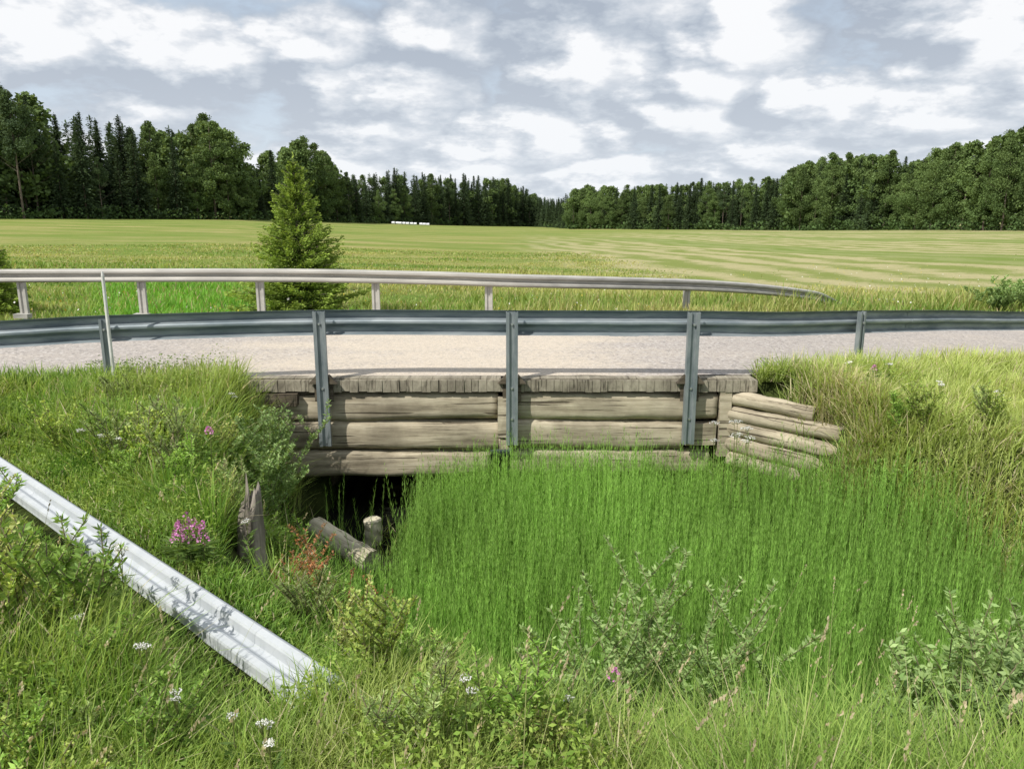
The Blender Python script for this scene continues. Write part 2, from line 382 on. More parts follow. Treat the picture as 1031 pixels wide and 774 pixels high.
V = np.stack([GX, GY, GX*0-1.60], -1).reshape(-1, 3); i = (np.arange(11)[:, None]*8+np.arange(7)[None, :]).ravel()
add('water', build_mesh('water', V, [np.stack([i, i+1, i+9, i+8], 1)], mats=[M_water]), kind='structure', label='dark stream water under the bridge')

# ------------------------------------------------------------ bridge
bridge = add('log_bridge', None, loc=(0, 8.3, -1.6), label='weathered timber log bridge spanning an overgrown ditch', cat='bridge')
BI = Vector((0, -8.3, 1.6))
def child(name, me, parent, wloc=(0,0,0), label=None):
    o = bpy.data.objects.new(name, me); COL.objects.link(o); o.parent = parent
    o.location = Vector(wloc)
    if label: o['label'] = label
    return o
def log_obj(name, a, b, r, parent, mat, origin, flat=0.0, seed=0, label=None, taper=.94):
    a = Vector(a); b = Vector(b); L = (b-a).length; rg = np.random.default_rng(seed)
    na, nr = 44, 24; t = np.linspace(0, 1, na); th = np.linspace(0, 2*np.pi, nr, endpoint=False)
    T, H = np.meshgrid(t, th, indexing='ij')
    ph = rg.random(6)*6.28
    rr = r*(1-(1-taper)*T)*(1+.03*np.sin(H*2+ph[0])+.02*np.sin(T*7+ph[1]+H)+.018*np.sin(T*19+ph[2]+2*H)+.012*rg.standard_normal(T.shape))
    bow = .010*np.sin(T*np.pi*1.3+ph[3])+.004*np.sin(T*17+ph[5])
    yy = rr*np.cos(H); zz_ = rr*np.sin(H)+bow
    if flat > 0:
        lim = -r*(1-flat)*(1+.03*np.sin(T*23+ph[4])); yy = np.where(yy < lim, lim+(yy-lim)*.2, yy)
    xx = T*L
    xx[0] += rg.uniform(-.010,.010,nr); xx[-1] += rg.uniform(-.010,.010,nr)
    G = np.stack([xx, yy, zz_], -1)
    V = np.concatenate([G.reshape(-1, 3), G[0]*[1,.985,.985], G[-1]*[1,.985,.985]])
    i = np.arange(na-1)[:, None]*nr+np.arange(nr)[None, :]; j = np.arange(na-1)[:, None]*nr+(np.arange(nr)[None, :]+1) % nr
    F = np.stack([i.ravel(), j.ravel(), (j+nr).ravel(), (i+nr).ravel()], 1)
    q = np.arange(nr); q2 = (q+1) % nr; b0 = na*nr; e0 = (na-1)*nr
    rim = np.concatenate([np.stack([q2, q, b0+q, b0+q2], 1), np.stack([e0+q, e0+q2, b0+nr+q2, b0+nr+q], 1)])
    caps = np.array([list(range(b0, b0+nr))[::-1], list(range(b0+nr, b0+2*nr))])
    me = build_mesh(name, V, [F, rim, caps], mats=[mat], smooth=True)
    sm = np.ones(len(me.polygons), dtype=bool); sm[-2:] = False; me.polygons.foreach_set('use_smooth', sm)
    o = bpy.data.objects.new(name, me); COL.objects.link(o)
    o.rotation_mode = 'QUATERNION'; o.rotation_quaternion = (b-a).to_track_quat('X', 'Z')
    if parent is not None: o.parent = parent
    o.location = a+(origin if origin is not None else Vector((0,0,0)))
    if label: o['label'] = label
    return o
mb = MB(); x = -2.86
while x < 2.64:
    wd = random.uniform(.07, .10)
    ye = 8.19+random.uniform(-.006, .008); th = random.uniform(.118, .132)
    yend = 13.35
    mb.box((x+wd/2, (ye+yend)/2, -.008-th/2), (wd-.0045, yend-ye, th), jit=.0015)
    x += wd
child('deck', mb.mesh('deck', M_plank), bridge, BI, 'deck of short grey plank ends')
for cx_, ln_ in ((-1.5, 2.75), (1.25, 2.65)):
    mb = MB(); mb.box((cx_, 8.29, .004), (ln_, .12, .016), jit=.004)
    child('edge_board', mb.mesh('edge_board', M_plank), bridge, BI)
S = [((-2.8,8.36,-.312),(-.16,8.36,-.307),.178),((-2.75,8.36,-.652),(-.12,8.36,-.640),.180),((-2.55,8.31,-.985),(-.25,8.36,-.955),.155),
     ((.0,8.36,-.307),(2.25,8.36,-.317),.172),((-.05,8.36,-.635),(1.9,8.36,-.645),.176),((.0,8.37,-.955),(2.2,8.37,-.965),.162)]
for k, (a, b_, r) in enumerate(S):
    log_obj('beam_log', a, b_, r, bridge, M_log, BI, flat=.30, seed=k+3)
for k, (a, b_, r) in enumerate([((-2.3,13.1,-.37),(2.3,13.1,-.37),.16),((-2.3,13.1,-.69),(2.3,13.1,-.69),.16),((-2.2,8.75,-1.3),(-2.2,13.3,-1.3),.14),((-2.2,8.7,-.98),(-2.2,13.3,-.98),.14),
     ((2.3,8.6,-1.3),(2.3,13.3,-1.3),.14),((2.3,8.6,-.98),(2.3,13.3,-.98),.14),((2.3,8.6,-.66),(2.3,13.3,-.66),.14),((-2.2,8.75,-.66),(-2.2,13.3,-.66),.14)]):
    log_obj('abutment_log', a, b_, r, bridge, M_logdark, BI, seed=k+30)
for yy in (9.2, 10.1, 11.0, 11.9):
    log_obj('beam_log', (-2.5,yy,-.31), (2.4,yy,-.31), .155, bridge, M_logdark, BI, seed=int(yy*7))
for nm, c_, s_, mt in (('joint_block',(-.09, 8.22, -.42),(.12,.13,.44),M_log),('corner_post',(2.33,8.26,-.50),(.12,.11,.74),M_log),('packing_block',(2.08,8.28,-.62),(.34,.14,.24),M_log),('packing_block',(-2.55,8.20,-.22),(.45,.10,.13),M_logdark),('packing_block',(-.09,8.2,-.72),(.10,.10,.10),M_log)):
    mb = MB(); mb.box(c_, s_, jit=.008); child(nm, mb.mesh(nm, mt), bridge, BI)
wing = bpy.data.objects.new('wing_wall', None); COL.objects.link(wing); wing.parent = bridge; wing.location = Vector((2.4, 8.2, -1.0))+BI
WI = -Vector((2.4, 8.2, -1.0))
for k, (a, b_, r) in enumerate([((2.41,8.30,-.22),(3.14,7.76,-.27),.085),((2.40,8.28,-.385),(3.34,7.55,-.44),.089),((2.40,8.28,-.555),(3.50,7.40,-.61),.091),((2.40,8.27,-.725),(3.56,7.32,-.79),.093),((2.41,8.26,-.90),(3.56,7.32,-.97),.093)]):
    log_obj('log', a, b_, r, wing, M_log, WI, seed=60+k, taper=.96)

L1 = log_obj('fallen_log', (-1.88,6.95,-1.18), (-1.27,6.50,-1.32), .108, None, M_logpale, None, seed=90, taper=1.06)
L1['label'] = 'short pale weathered log leaning out of the ditch bank'; L1['category'] = 'log'
L2 = log_obj('cut_pile', (-1.45,7.55,-1.66), (-1.45,7.55,-1.34), .10, None, M_logpale, None, seed=91)
L2['label'] = 'short cut wooden pile standing at the stream'; L2['category'] = 'wooden pile'
nr_, na_ = 28, 16; rgs = np.random.default_rng(3); th = np.linspace(0, 2*np.pi, nr_, endpoint=False)
topz = .47+.07*np.sin(th*1+.6)+.045*rgs.standard_normal(nr_); V = []
for a_ in range(na_):
    t = a_/(na_-1)
    for q in range(nr_):
        rr = (.098-.028*t)*(1+.10*math.sin(th[q]*5+.5)+.06*math.sin(th[q]*11+t*2)+.03*rgs.standard_normal())*(1 if a_ < na_-1 else .85)
        V.append((math.cos(th[q])*rr+.02*t, math.sin(th[q])*rr, -.1+t*(topz[q]+.1)))
V.append((.02, 0, .40)); F4 = []; F3 = []
for a_ in range(na_-1):
    for q in range(nr_):
        j = (q+1) % nr_; F4.append([a_*nr_+q, a_*nr_+j, (a_+1)*nr_+j, (a_+1)*nr_+q])
for q in range(nr_): F3.append([(na_-1)*nr_+q, (na_-1)*nr_+(q+1) % nr_, len(V)-1])
SX, SY = -1.68, 4.62
add('tree_stump', build_mesh('tree_stump', V, [F4, F3], mats=[M_rot]), loc=(SX, SY, float(height(SX,SY))-.05), label='splintered grey rotten stump standing in tall grass', cat='stump')

# ------------------------------------------------------------ guardrails
def wprofile(h=.27, d=.078):
    p = [(-.5,0),(-.46,.25),(-.40,.85),(-.36,1),(-.22,1),(-.17,.85),(-.08,.12),(-.04,0),(.04,0),(.08,.12),(.17,.85),(.22,1),(.36,1),(.40,.85),(.46,.25),(.5,0)]
    return [(a*h, b*d) for a, b in p]
def catmull(P, n=10):
    P = [Vector(p) for p in P]; out_ = []
    Q = [P[0]*2-P[1]]+P+[P[-1]*2-P[-2]]
    for i in range(1, len(Q)-2):
        for k in range(n):
            t = k/n; p0, p1, p2, p3 = Q[i-1:i+3]
            out_.append(.5*((2*p1)+(-p0+p2)*t+(2*p0-5*p1+4*p2-p3)*t*t+(-p0+3*p1-3*p2+p3)*t**3))
    out_.append(P[-1]); return out_
def sweep_w(path, h, d, flip=1, twist=None):
    prof = wprofile(h, d); th = .004
    full = prof+[(v, u-th) for v, u in prof[::-1]]
    V = []; n = len(full)
    for i, p in enumerate(path):
        t = (path[min(i+1, len(path)-1)]-path[max(i-1, 0)]).normalized()
        side = Vector((t.y, -t.x, 0)).normalized()*flip
        up = side.cross(t)
        up = up if up.z > 0 else -up
        a = twist[i] if twist else 0
        s2 = side*math.cos(a)+up*math.sin(a); u2 = up*math.cos(a)-side*math.sin(a)
        for v, u in full:
            V.append((p+u2*v+s2*u)[:])
    F = []
    for i in range(len(path)-1):
        for k in range(n):
            j = (k+1) % n; F.append([i*n+k, i*n+j, (i+1)*n+j, (i+1)*n+k])
    F.append(list(range(n))[::-1]); F.append([(len(path)-1)*n+k for k in range(n)])
    return V, F
def mk(name, V, F, mat, off=Vector((0,0,0))):
    me = bpy.data.meshes.new(name); me.from_pydata([(v[0]+off.x, v[1]+off.y, v[2]+off.z) for v in V], [], F); me.update(); me.materials.append(mat)
    return me
def cpost(mb, x, y, z0, z1, wd=.12, dp=.06, ang=0):
    t = .006
    pr = [(-wd/2, dp), (-wd/2, 0), (-wd*.22, 0), (-wd*.16, .022), (wd*.16, .022), (wd*.22, 0), (wd/2, 0), (wd/2, dp), (wd/2-t, dp), (wd/2-t, t), (wd*.22+t, t), (wd*.16+t, .022+t), (-wd*.16-t, .022+t), (-wd*.22-t, t), (-wd/2+t, t), (-wd/2+t, dp)]
    ca, sa = math.cos(ang), math.sin(ang)
    pr = [(a*ca-b*sa, a*sa+b*ca) for a, b in pr]
    mb.extr(pr, (x, y, z0), (x, y, z1))

H = .27
nearP = [(-14,3.8,.55),(-10,5.6,.58),(-7,6.85,.57),(-5,7.55,.595),(-4.1,7.85,.61),(-2,8.21,.62),(0,8.22,.615),(1.92,8.22,.61),(2.9,8.45,.57),(4.1,9.1,.505),(5.8,10.2,.375),(7.7,11.3,.22),(12,13.7,-.05),(20,18.1,-.08),(26,21.4,-.1)]
path = catmull(nearP, 8)
g1 = add('guardrail', None, loc=(0, 8.2, 0), label='galvanised steel guardrail with posts fixed to the bridge edge', cat='guardrail')
O1 = Vector((0, -8.2, 0))
V, F = sweep_w(path, H, .075, flip=-1)
child('rail', mk('rail', V, F, M_galv, O1), g1)
posts = [(-8.1,6.38,-.7),(-6.1,7.2,-.6),(-4.12,7.74,-.5),(-2.03,8.09,-.72),(0,8.10,-.71),(1.92,8.10,-.70),(4.12,8.98,-.4),(8.2,11.35,-.7),(12.0,13.6,-1)]
pz = lambda x: float(np.interp(x, [p[0] for p in nearP], [p[2] for p in nearP]))
py = lambda x: float(np.interp(x, [p[0] for p in path], [p[1] for p in path]))
for (x, y, z0) in posts:
    mb = MB(); yy = py(x)-.085 if abs(x) > 2.5 else y
    sl_ = (py(x+.1)-py(x-.1))/.2
    wd = .125 if abs(x) < 2.5 else .09
    cpost(mb, x, yy, z0, pz(x)+(.13 if x > -3 else .10), wd, .058, math.atan(sl_))
    child('post', mb.mesh('post', M_post), g1, O1)
    if abs(x) < 2.5:
        for s in (-1, 1):
            mb = MB(); a = x+s*.065
            pts = [(a, y+.02, -.03), (a+s*.09, y+.02, -.03), (a, y+.02, .07), (a, y+.075, -.03), (a+s*.09, y+.075, -.03), (a, y+.075, .07)]
            mb.v += pts; mb.f += [[0,1,2],[3,5,4],[0,3,4,1],[1,4,5,2],[2,5,3,0]]
            child('gusset', mb.mesh('gusset', M_logdark), g1, O1)
        mb = MB(); mb.box((x, y+.065, -.12), (.2, .012, .22))
        child('bracket', mb.mesh('bracket', M_logdark), g1, O1)
    mb = MB(); mb.cyl((x, yy+.012, pz(x)), (x, yy-.012, pz(x)), .014, .012, 6); child('bolt', mb.mesh('bolt', M_bolt), g1, O1)
    if abs(x) < 2.5:
        for q in (-.08, -.42):
            mb = MB(); mb.cyl((x, yy+.03, q), (x, yy+.008, q), .016, .014, 6); child('bolt', mb.mesh('bolt', M_bolt), g1, O1)
for xs_ in (-4.3, 1.2, 5.2):
    seg = [Vector((q, py(q)-.004, pz(q))) for q in np.linspace(xs_-.16, xs_+.16, 5)]
    V, F = sweep_w(seg, H*1.01, .073, flip=-1)
    child('splice_plate', mk('splice_plate', V, F, M_galv, O1), g1)

farP = [(-26,11.0,.62),(-18,12.4,.68),(-12,13.05,.71),(-8,13.2,.73),(-4,13.22,.735),(-1.5,13.25,.69),(0,13.35,.635),(1.8,14.1,.53),(3.6,15.2,.39),(5.2,16.4,.20),(6.6,17.5,-.02),(7.2,18.0,-.16),(7.9,18.6,-.45)]
path2 = catmull(farP, 8)
g2 = add('guardrail.001', None, loc=(0, 13.2, 0), label='weathered guardrail whose end slopes down into the verge', cat='guardrail')
O2 = Vector((0, -13.2, 0))
V, F = sweep_w(path2, .225, .07, flip=1)
child('rail', mk('rail', V, F, M_galv_old, O2), g2)
fx = [q[0] for q in path2]; fy = [q[1] for q in path2]; fz = [q[2] for q in path2]
for x in (-14.5,-12.4,-10.4,-8.35,-6.32,-4.3,-2.33,-.4,3.4):
    y = float(np.interp(x, fx, fy)); z = float(np.interp(x, fx, fz))
    mb = MB(); cpost(mb, x, y+.02, z-1.1, z+.08, .13, .06, 0)
    child('post', mb.mesh('post', M_galv_old), g2, O2)
    if x > -9 and x < 1:
        mb = MB(); mb.box((x, y-.03, .05), (.24, .14, .08), jit=.006)
        child('base_plate', mb.mesh('base_plate', M_galv_old), g2, O2)

mb = MB(); mb.cyl((0,0,0), (.0,0,1.13), .018, .016, 10); mb.cyl((0,0,1.13),(0,0,1.17),.016,.008,10)
mp_ = add('marker_pole', None, loc=(-4.02, 7.66, .03), label='slim white snow marker pole beside the guardrail', cat='marker pole')
child('pole', mb.mesh('pole', M_pole, False), mp_)

A = Vector((-4.6, 6.28, 0)); B = Vector((-.44, 2.42, 0))
hs = [(t, float(height(A.x+(B.x-A.x)*t, A.y+(B.y-A.y)*t))) for t in np.linspace(.05, .90, 19)]
ha = np.polyfit([h_[0] for h_ in hs], [h_[1] for h_ in hs], 1); off_ = max(h_[1]-np.polyval(ha, h_[0]) for h_ in hs)
A.z = float(np.polyval(ha, 0))+off_+.08; B.z = float(np.polyval(ha, 1))+off_+.0
seg = [A.lerp(B, t) for t in np.linspace(0, 1, 9)]
V, F = sweep_w(seg, .200, .050, flip=1, twist=[math.radians(70)]*9)
V0 = Vector((-2.5, 4.3, 0))
lr = add('loose_guardrail_beam', mk('loose_guardrail_beam', V, F, M_galv_new, -V0), loc=V0, label='loose bright galvanised steel beam lying in the grass', cat='guardrail beam')

# ------------------------------------------------------------ trees
def quads(C, size, asp, rg, col, up=.0, dirv=None):
    n = len(C)
    a = rg.standard_normal((n,3))
    if dirv is not None: a = dirv+a*.25
    a /= np.linalg.norm(a, axis=1, keepdims=True)+1e-9
    b = rg.standard_normal((n,3)); b[:,2] *= (1-up)
    b -= a*(a*b).sum(1, keepdims=True); b /= np.linalg.norm(b, axis=1, keepdims=True)+1e-9
    s = np.asarray(size).reshape(-1,1)*np.ones((n,1))
    V = np.stack([C-a*s*.5, C+b*s*asp*.5, C+a*s*.5, C-b*s*asp*.5], 1)
    F = np.arange(n*4).reshape(n, 4)
    return V.reshape(-1,3), F, np.repeat(col, 4, axis=0)
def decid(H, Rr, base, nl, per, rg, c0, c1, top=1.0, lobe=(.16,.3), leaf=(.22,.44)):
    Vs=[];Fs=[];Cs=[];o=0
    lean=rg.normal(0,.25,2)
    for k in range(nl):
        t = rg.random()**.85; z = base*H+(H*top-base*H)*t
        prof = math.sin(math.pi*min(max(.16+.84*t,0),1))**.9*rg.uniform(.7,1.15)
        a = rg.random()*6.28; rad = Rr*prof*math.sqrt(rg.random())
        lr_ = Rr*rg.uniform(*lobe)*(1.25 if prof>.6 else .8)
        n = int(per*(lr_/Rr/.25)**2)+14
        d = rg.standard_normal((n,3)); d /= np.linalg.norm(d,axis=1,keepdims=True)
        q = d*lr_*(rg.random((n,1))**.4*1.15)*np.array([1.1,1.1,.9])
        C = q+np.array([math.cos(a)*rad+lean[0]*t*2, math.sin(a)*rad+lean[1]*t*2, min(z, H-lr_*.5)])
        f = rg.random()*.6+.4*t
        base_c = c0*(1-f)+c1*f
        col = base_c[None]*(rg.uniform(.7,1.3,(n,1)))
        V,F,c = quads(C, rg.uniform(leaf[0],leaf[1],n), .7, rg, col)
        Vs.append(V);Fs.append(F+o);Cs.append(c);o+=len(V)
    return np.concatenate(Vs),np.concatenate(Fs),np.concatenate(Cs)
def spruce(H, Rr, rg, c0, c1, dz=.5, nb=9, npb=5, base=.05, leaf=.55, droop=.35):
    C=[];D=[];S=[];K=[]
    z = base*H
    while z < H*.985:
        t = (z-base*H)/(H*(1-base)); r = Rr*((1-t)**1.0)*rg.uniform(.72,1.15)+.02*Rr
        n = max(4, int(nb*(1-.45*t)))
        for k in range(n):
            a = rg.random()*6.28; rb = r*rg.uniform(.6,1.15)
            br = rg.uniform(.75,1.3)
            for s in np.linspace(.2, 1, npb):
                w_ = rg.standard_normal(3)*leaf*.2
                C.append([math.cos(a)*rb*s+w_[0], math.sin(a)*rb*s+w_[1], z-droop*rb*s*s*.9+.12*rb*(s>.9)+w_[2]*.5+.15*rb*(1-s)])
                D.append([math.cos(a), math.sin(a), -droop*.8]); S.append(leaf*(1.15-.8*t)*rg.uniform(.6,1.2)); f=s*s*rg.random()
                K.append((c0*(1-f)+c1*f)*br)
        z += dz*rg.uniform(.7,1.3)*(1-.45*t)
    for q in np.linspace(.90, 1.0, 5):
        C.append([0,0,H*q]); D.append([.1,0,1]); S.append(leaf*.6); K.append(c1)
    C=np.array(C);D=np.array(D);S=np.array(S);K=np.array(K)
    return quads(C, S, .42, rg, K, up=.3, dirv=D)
def trunk_mesh(name, H, r, rg, limbs=6, mat=M_bark, top=.95):
    mb = MB(); n=6
    pts = [Vector((rg.uniform(-.02,.02)*H*.3*t, rg.uniform(-.02,.02)*H*.3*t, -.2+t*(H*top+.2))) for t in np.linspace(0,1,n)]
    for i in range(n-1):
        mb.cyl(pts[i], pts[i+1], r*(1-i/n)+.01, r*(1-(i+1)/n)+.01, 7, cap=False)
    for k in range(limbs):
        t = rg.uniform(.3,.85); b = Vector((0,0,H*t)); a = rg.random()*6.28; l = H*.16*(1.1-t)*2
        mb.cyl(b, b+Vector((math.cos(a)*l, math.sin(a)*l, l*.7)), r*.3*(1.1-t)+.01, .01, 5, cap=False)
    return mb.mesh(name, mat)
rg = np.random.default_rng(11)
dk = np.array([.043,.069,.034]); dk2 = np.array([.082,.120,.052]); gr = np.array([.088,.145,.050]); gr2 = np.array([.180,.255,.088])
protos = {}
def proto(key, V, F, c, Ht, r, limbs=6, kind='spruce'):
    protos.setdefault(kind, []).append(dict(H=Ht, crown=build_mesh(key+'_crown', V, [F], c, [M_tree]), trunk=trunk_mesh(key+'_trunk', Ht, r, rg, limbs)))
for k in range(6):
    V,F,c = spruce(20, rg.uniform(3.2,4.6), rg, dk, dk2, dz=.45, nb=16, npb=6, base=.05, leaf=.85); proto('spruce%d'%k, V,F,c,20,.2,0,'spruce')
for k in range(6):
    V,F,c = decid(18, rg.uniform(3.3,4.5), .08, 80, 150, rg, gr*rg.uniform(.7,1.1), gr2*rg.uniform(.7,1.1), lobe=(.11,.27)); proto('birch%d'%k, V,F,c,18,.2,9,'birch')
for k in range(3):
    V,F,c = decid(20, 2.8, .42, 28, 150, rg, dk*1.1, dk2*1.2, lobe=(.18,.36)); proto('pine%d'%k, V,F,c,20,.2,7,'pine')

px = np.array([-60,0,25,45,60,80,105,130,150,165,180,200,225,240,250,262,275,300,320,340,350,375,400,430,460,500,530,545,560,572,590,620,650,700,740,780,800,830,870,905,918,925,950,1000,1031,1100])
ty = np.array([80,84,82,92,105,108,118,122,128,124,125,120,122,140,168,172,152,142,146,168,176,174,170,176,178,180,190,199,199,196,186,188,186,182,183,178,166,158,155,156,168,158,146,140,124,120])
TT = (px-515.5)/780*.977; TE = np.tan(np.arctan((387-ty)/780)-math.radians(12.4))
kindpx = [(-60,60,'sssbp'),(60,150,'sssssp'),(150,245,'bbbs'),(245,265,'sb'),(265,350,'bbbs'),(350,545,'sssssbp'),(545,575,'s'),(575,650,'bbs'),(650,790,'bbssp'),(790,915,'bbbs'),(915,1200,'bbb')]
def kind_at(t):
    p_ = t*780/.977+515.5
    for a, b_, s in kindpx:
        if a <= p_ < b_: return {'s':'spruce','p':'pine','b':'birch'}[random.choice(s)]
    return 'spruce' if p_ < 300 else 'birch'
labels = {'spruce':('tall dark green spruce at the forest edge','spruce_tree','spruces along the forest edge'),'birch':('leafy green birch at the forest edge','birch_tree','birches along the forest edge'),'pine':('tall pine with bare lower trunk at forest edge','pine_tree','pines along the forest edge')}
def place_tree(kind, x, y, Ht):
    pr = random.choice(protos[kind]); s = Ht/pr['H']
    lb, nm, gp = labels[kind]
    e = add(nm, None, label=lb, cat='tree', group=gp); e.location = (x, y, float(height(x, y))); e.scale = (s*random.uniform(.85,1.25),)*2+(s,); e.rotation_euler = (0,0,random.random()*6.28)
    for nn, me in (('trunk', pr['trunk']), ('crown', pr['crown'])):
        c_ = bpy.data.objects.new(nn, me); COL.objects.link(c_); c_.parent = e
count = 0
t = -.80
while t < .80 and count < 290:
    D = float(np.interp(t, TA, TD)); top = float(np.interp(t, TT, TE))
    y = D+random.uniform(0, 6); x = t*y; g = float(height(x, y))
    Ht = 1.75+y*top-g
    kd = kind_at(t)
    place_tree(kd, x, y, Ht*random.choice((random.uniform(.6,.9), random.uniform(.86, 1.04)))*(1.04 if kd=='spruce' else 1)); count += 1
    y2 = D+random.uniform(7, 16); t2 = t+random.uniform(-.006,.006); x2 = t2*y2; g2_ = float(height(x2, y2))
    Ht2 = 1.75+y2*float(np.interp(t2, TT, TE))-g2_
    if count % 2 == 0: place_tree(kind_at(t2), x2, y2, Ht2*random.uniform(.92, 1.07)); count += 1
    t += random.uniform(2.4, 4.2)/D
print('trees', count)
light = {}
for kd in ('spruce','birch'):
    light[kd] = []
    for k in range(3):
        if kd == 'spruce': light[kd].append((spruce(20, 4.0, rg, dk*.85, dk2*.85, dz=.9, nb=10, npb=4, leaf=1.5),20))
        else: light[kd].append((decid(18, 4.4, .05, 30, 40, rg, gr*.75, gr2*.75, lobe=(.18,.34), leaf=(.55,.95)),18))
Vs=[];Fs=[];Cs=[];o=0
t=-.85
while t < .85:
    D = float(np.interp(t, TA, TD))
    nrow = 7 if -.02<t<.12 else 4
    for row in range(nrow):
        y = D+10+row*8+random.uniform(-3,3); x = t*y+random.uniform(-1.5,1.5); g = float(height(x,y))
        Ht = (1.75+y*float(np.interp(t,TT,TE))-g)*random.uniform(.84,1.0)
        kd = kind_at(t); kd = 'spruce' if kd=='pine' else kd
        (V,F,c),h0 = random.choice(light[kd]); s=Ht/h0; a=random.random()*6.28
        V2 = np.stack([(V[:,0]*math.cos(a)-V[:,1]*math.sin(a))*s*1.1+x,(V[:,0]*math.sin(a)+V[:,1]*math.cos(a))*s*1.1+y,V[:,2]*s+g],1)
        Vs.append(V2);Fs.append(F+o);Cs.append(c);o+=len(V2)
    t += 3.4/D
for k in range(120):
    t = random.uniform(-.03,.13); y=random.uniform(560,640); x=t*y; g=float(height(x,y)); Ht=(1.75+y*(.0185+.004*math.sin(t*60))-g)*random.uniform(.85,1.05)
    (V,F,c),h0 = random.choice(light['spruce']); s=Ht/h0; a=random.random()*6.28
    V2 = np.stack([(V[:,0]*math.cos(a)-V[:,1]*math.sin(a))*s*1.4+x,(V[:,0]*math.sin(a)+V[:,1]*math.cos(a))*s*1.4+y,V[:,2]*s+g],1)
    Vs.append(V2);Fs.append(F+o);Cs.append(c*1.3+np.array([.012,.02,.03]));o+=len(V2)  # distance haze put into the colour: farthest spruces paler and bluer
n=22000; tt=rg.uniform(-.85,.85,n); D=np.interp(tt,TA,TD)+rg.uniform(-1,9,n); xx=tt*D; hh=fbm(xx,D,.15,9)*4.2
C=np.stack([xx,D,height(xx,D)+hh*rg.random(n)],1)
V,F,c=quads(C, rg.uniform(.4,.9,n)*D/200, .8, rg, (gr*.7)[None]*rg.uniform(.6,1.6,(n,1)))
Vs.append(V);Fs.append(F+o);Cs.append(c)
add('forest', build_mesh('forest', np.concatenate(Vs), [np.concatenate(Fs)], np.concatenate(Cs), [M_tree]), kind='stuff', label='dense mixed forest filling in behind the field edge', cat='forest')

def young(seed, H, Rr):
    rg = np.random.default_rng(seed); C=[];D=[];S=[];K=[]
    c0=np.array([.14,.25,.04]); c1=np.array([.46,.60,.13]); z=.06
    mb=MB(); mb.cyl((0,0,-.2),(0,0,H*.97),.05,.008,8)
    while z < H*.96:
        t=z/H; r=Rr*((1-t)**.82)*rg.uniform(.78,1.14)+.05*(1-t); n=int(20-9*t)
        for k in range(n):
            a=rg.random()*6.28; rb=r*rg.uniform(.6,1.15); up=.10+.65*t
            mb.cyl((0,0,z),(math.cos(a)*rb*.9,math.sin(a)*rb*.9,z+rb*up*.6),.010,.003,4,cap=False)
            m_=int(18+90*rb)
            s=rg.random(m_)**.6; sd_=rg.standard_normal(m_)*.19*rb*(1.15-s)
            x_=math.cos(a)*rb*s-math.sin(a)*sd_; y_=math.sin(a)*rb*s+math.cos(a)*sd_; z_=z+rb*s*up*.6-.10*rb*np.sin(s*3)+rg.standard_normal(m_)*.03*min(1,rb*2)
            C.append(np.stack([x_,y_,z_],1)); side=np.sign(sd_)
            D.append(np.stack([math.cos(a)-.7*side*math.sin(a),math.sin(a)+.7*side*math.cos(a),np.full(m_,up*.6)],1))
            S.append(rg.uniform(.06,.12,m_)*(1-.4*t)); f=(s*rg.random(m_)**.4)[:,None]; K.append((c0*(1-f)+c1*f)*rg.uniform(.7,1.2))
        z+=.10*rg.uniform(.7,1.3)*(1-.3*t)
    C.append(np.array([[0,0,H*q] for q in np.linspace(.85,1.02,9)])); D.append(np.array([[rg.uniform(-.3,.3),0,1]]*9)); S.append(np.full(9,.10)); K.append(np.tile(c1,(9,1)))
    V,F,c=quads(np.concatenate(C),np.concatenate(S),.38,rg,np.concatenate(K),dirv=np.concatenate(D))
    return build_mesh('crown',V,[F],c,[M_tree]), mb.mesh('trunk',M_bark)
for (x,y,H_,R_,sd_,lb) in ((-4.90,18.0,3.72,1.46,5,'young bushy light green spruce standing beyond the guardrail'),(-12.75,19.0,2.1,1.0,6,'small young spruce growing in the meadow')):
    cr,tr=young(sd_,H_,R_); e=add('young_spruce_tree',None,loc=(x,y,float(height(x,y))-.02),label=lb,cat='spruce tree')
    child('trunk',tr,e); child('crown',cr,e)

def bale_mesh():
    n=18; V=[];F=[]
    for k,(xx,r) in enumerate(((-.62,.52),(-.6,.6),(-.55,.65),(.55,.65),(.6,.6),(.62,.52))):
        for i in range(n): V.append((xx,math.cos(6.283*i/n)*r,.62+math.sin(6.283*i/n)*r))
    for k in range(5):
        for i in range(n): j=(i+1)%n; F.append([k*n+i,k*n+j,(k+1)*n+j,(k+1)*n+i])
    F.append(list(range(n))); F.append([5*n+i for i in range(n)])
    return mk('hay_bale',V,F,M_bale)
bm_=bale_mesh()
for k in range(10):
    y=285+random.uniform(-1,1); x=-.150*285+k*1.3+(.8 if k>6 else 0)
    o=add('hay_bale',bm_,loc=(x,y,float(height(x,y))),label='white plastic-wrapped round hay bale in the field',cat='hay bale',group='wrapped hay bales in a row'); o.rotation_euler=(0,0,random.uniform(-.1,.1)); o.scale=(.9,.9,.75)

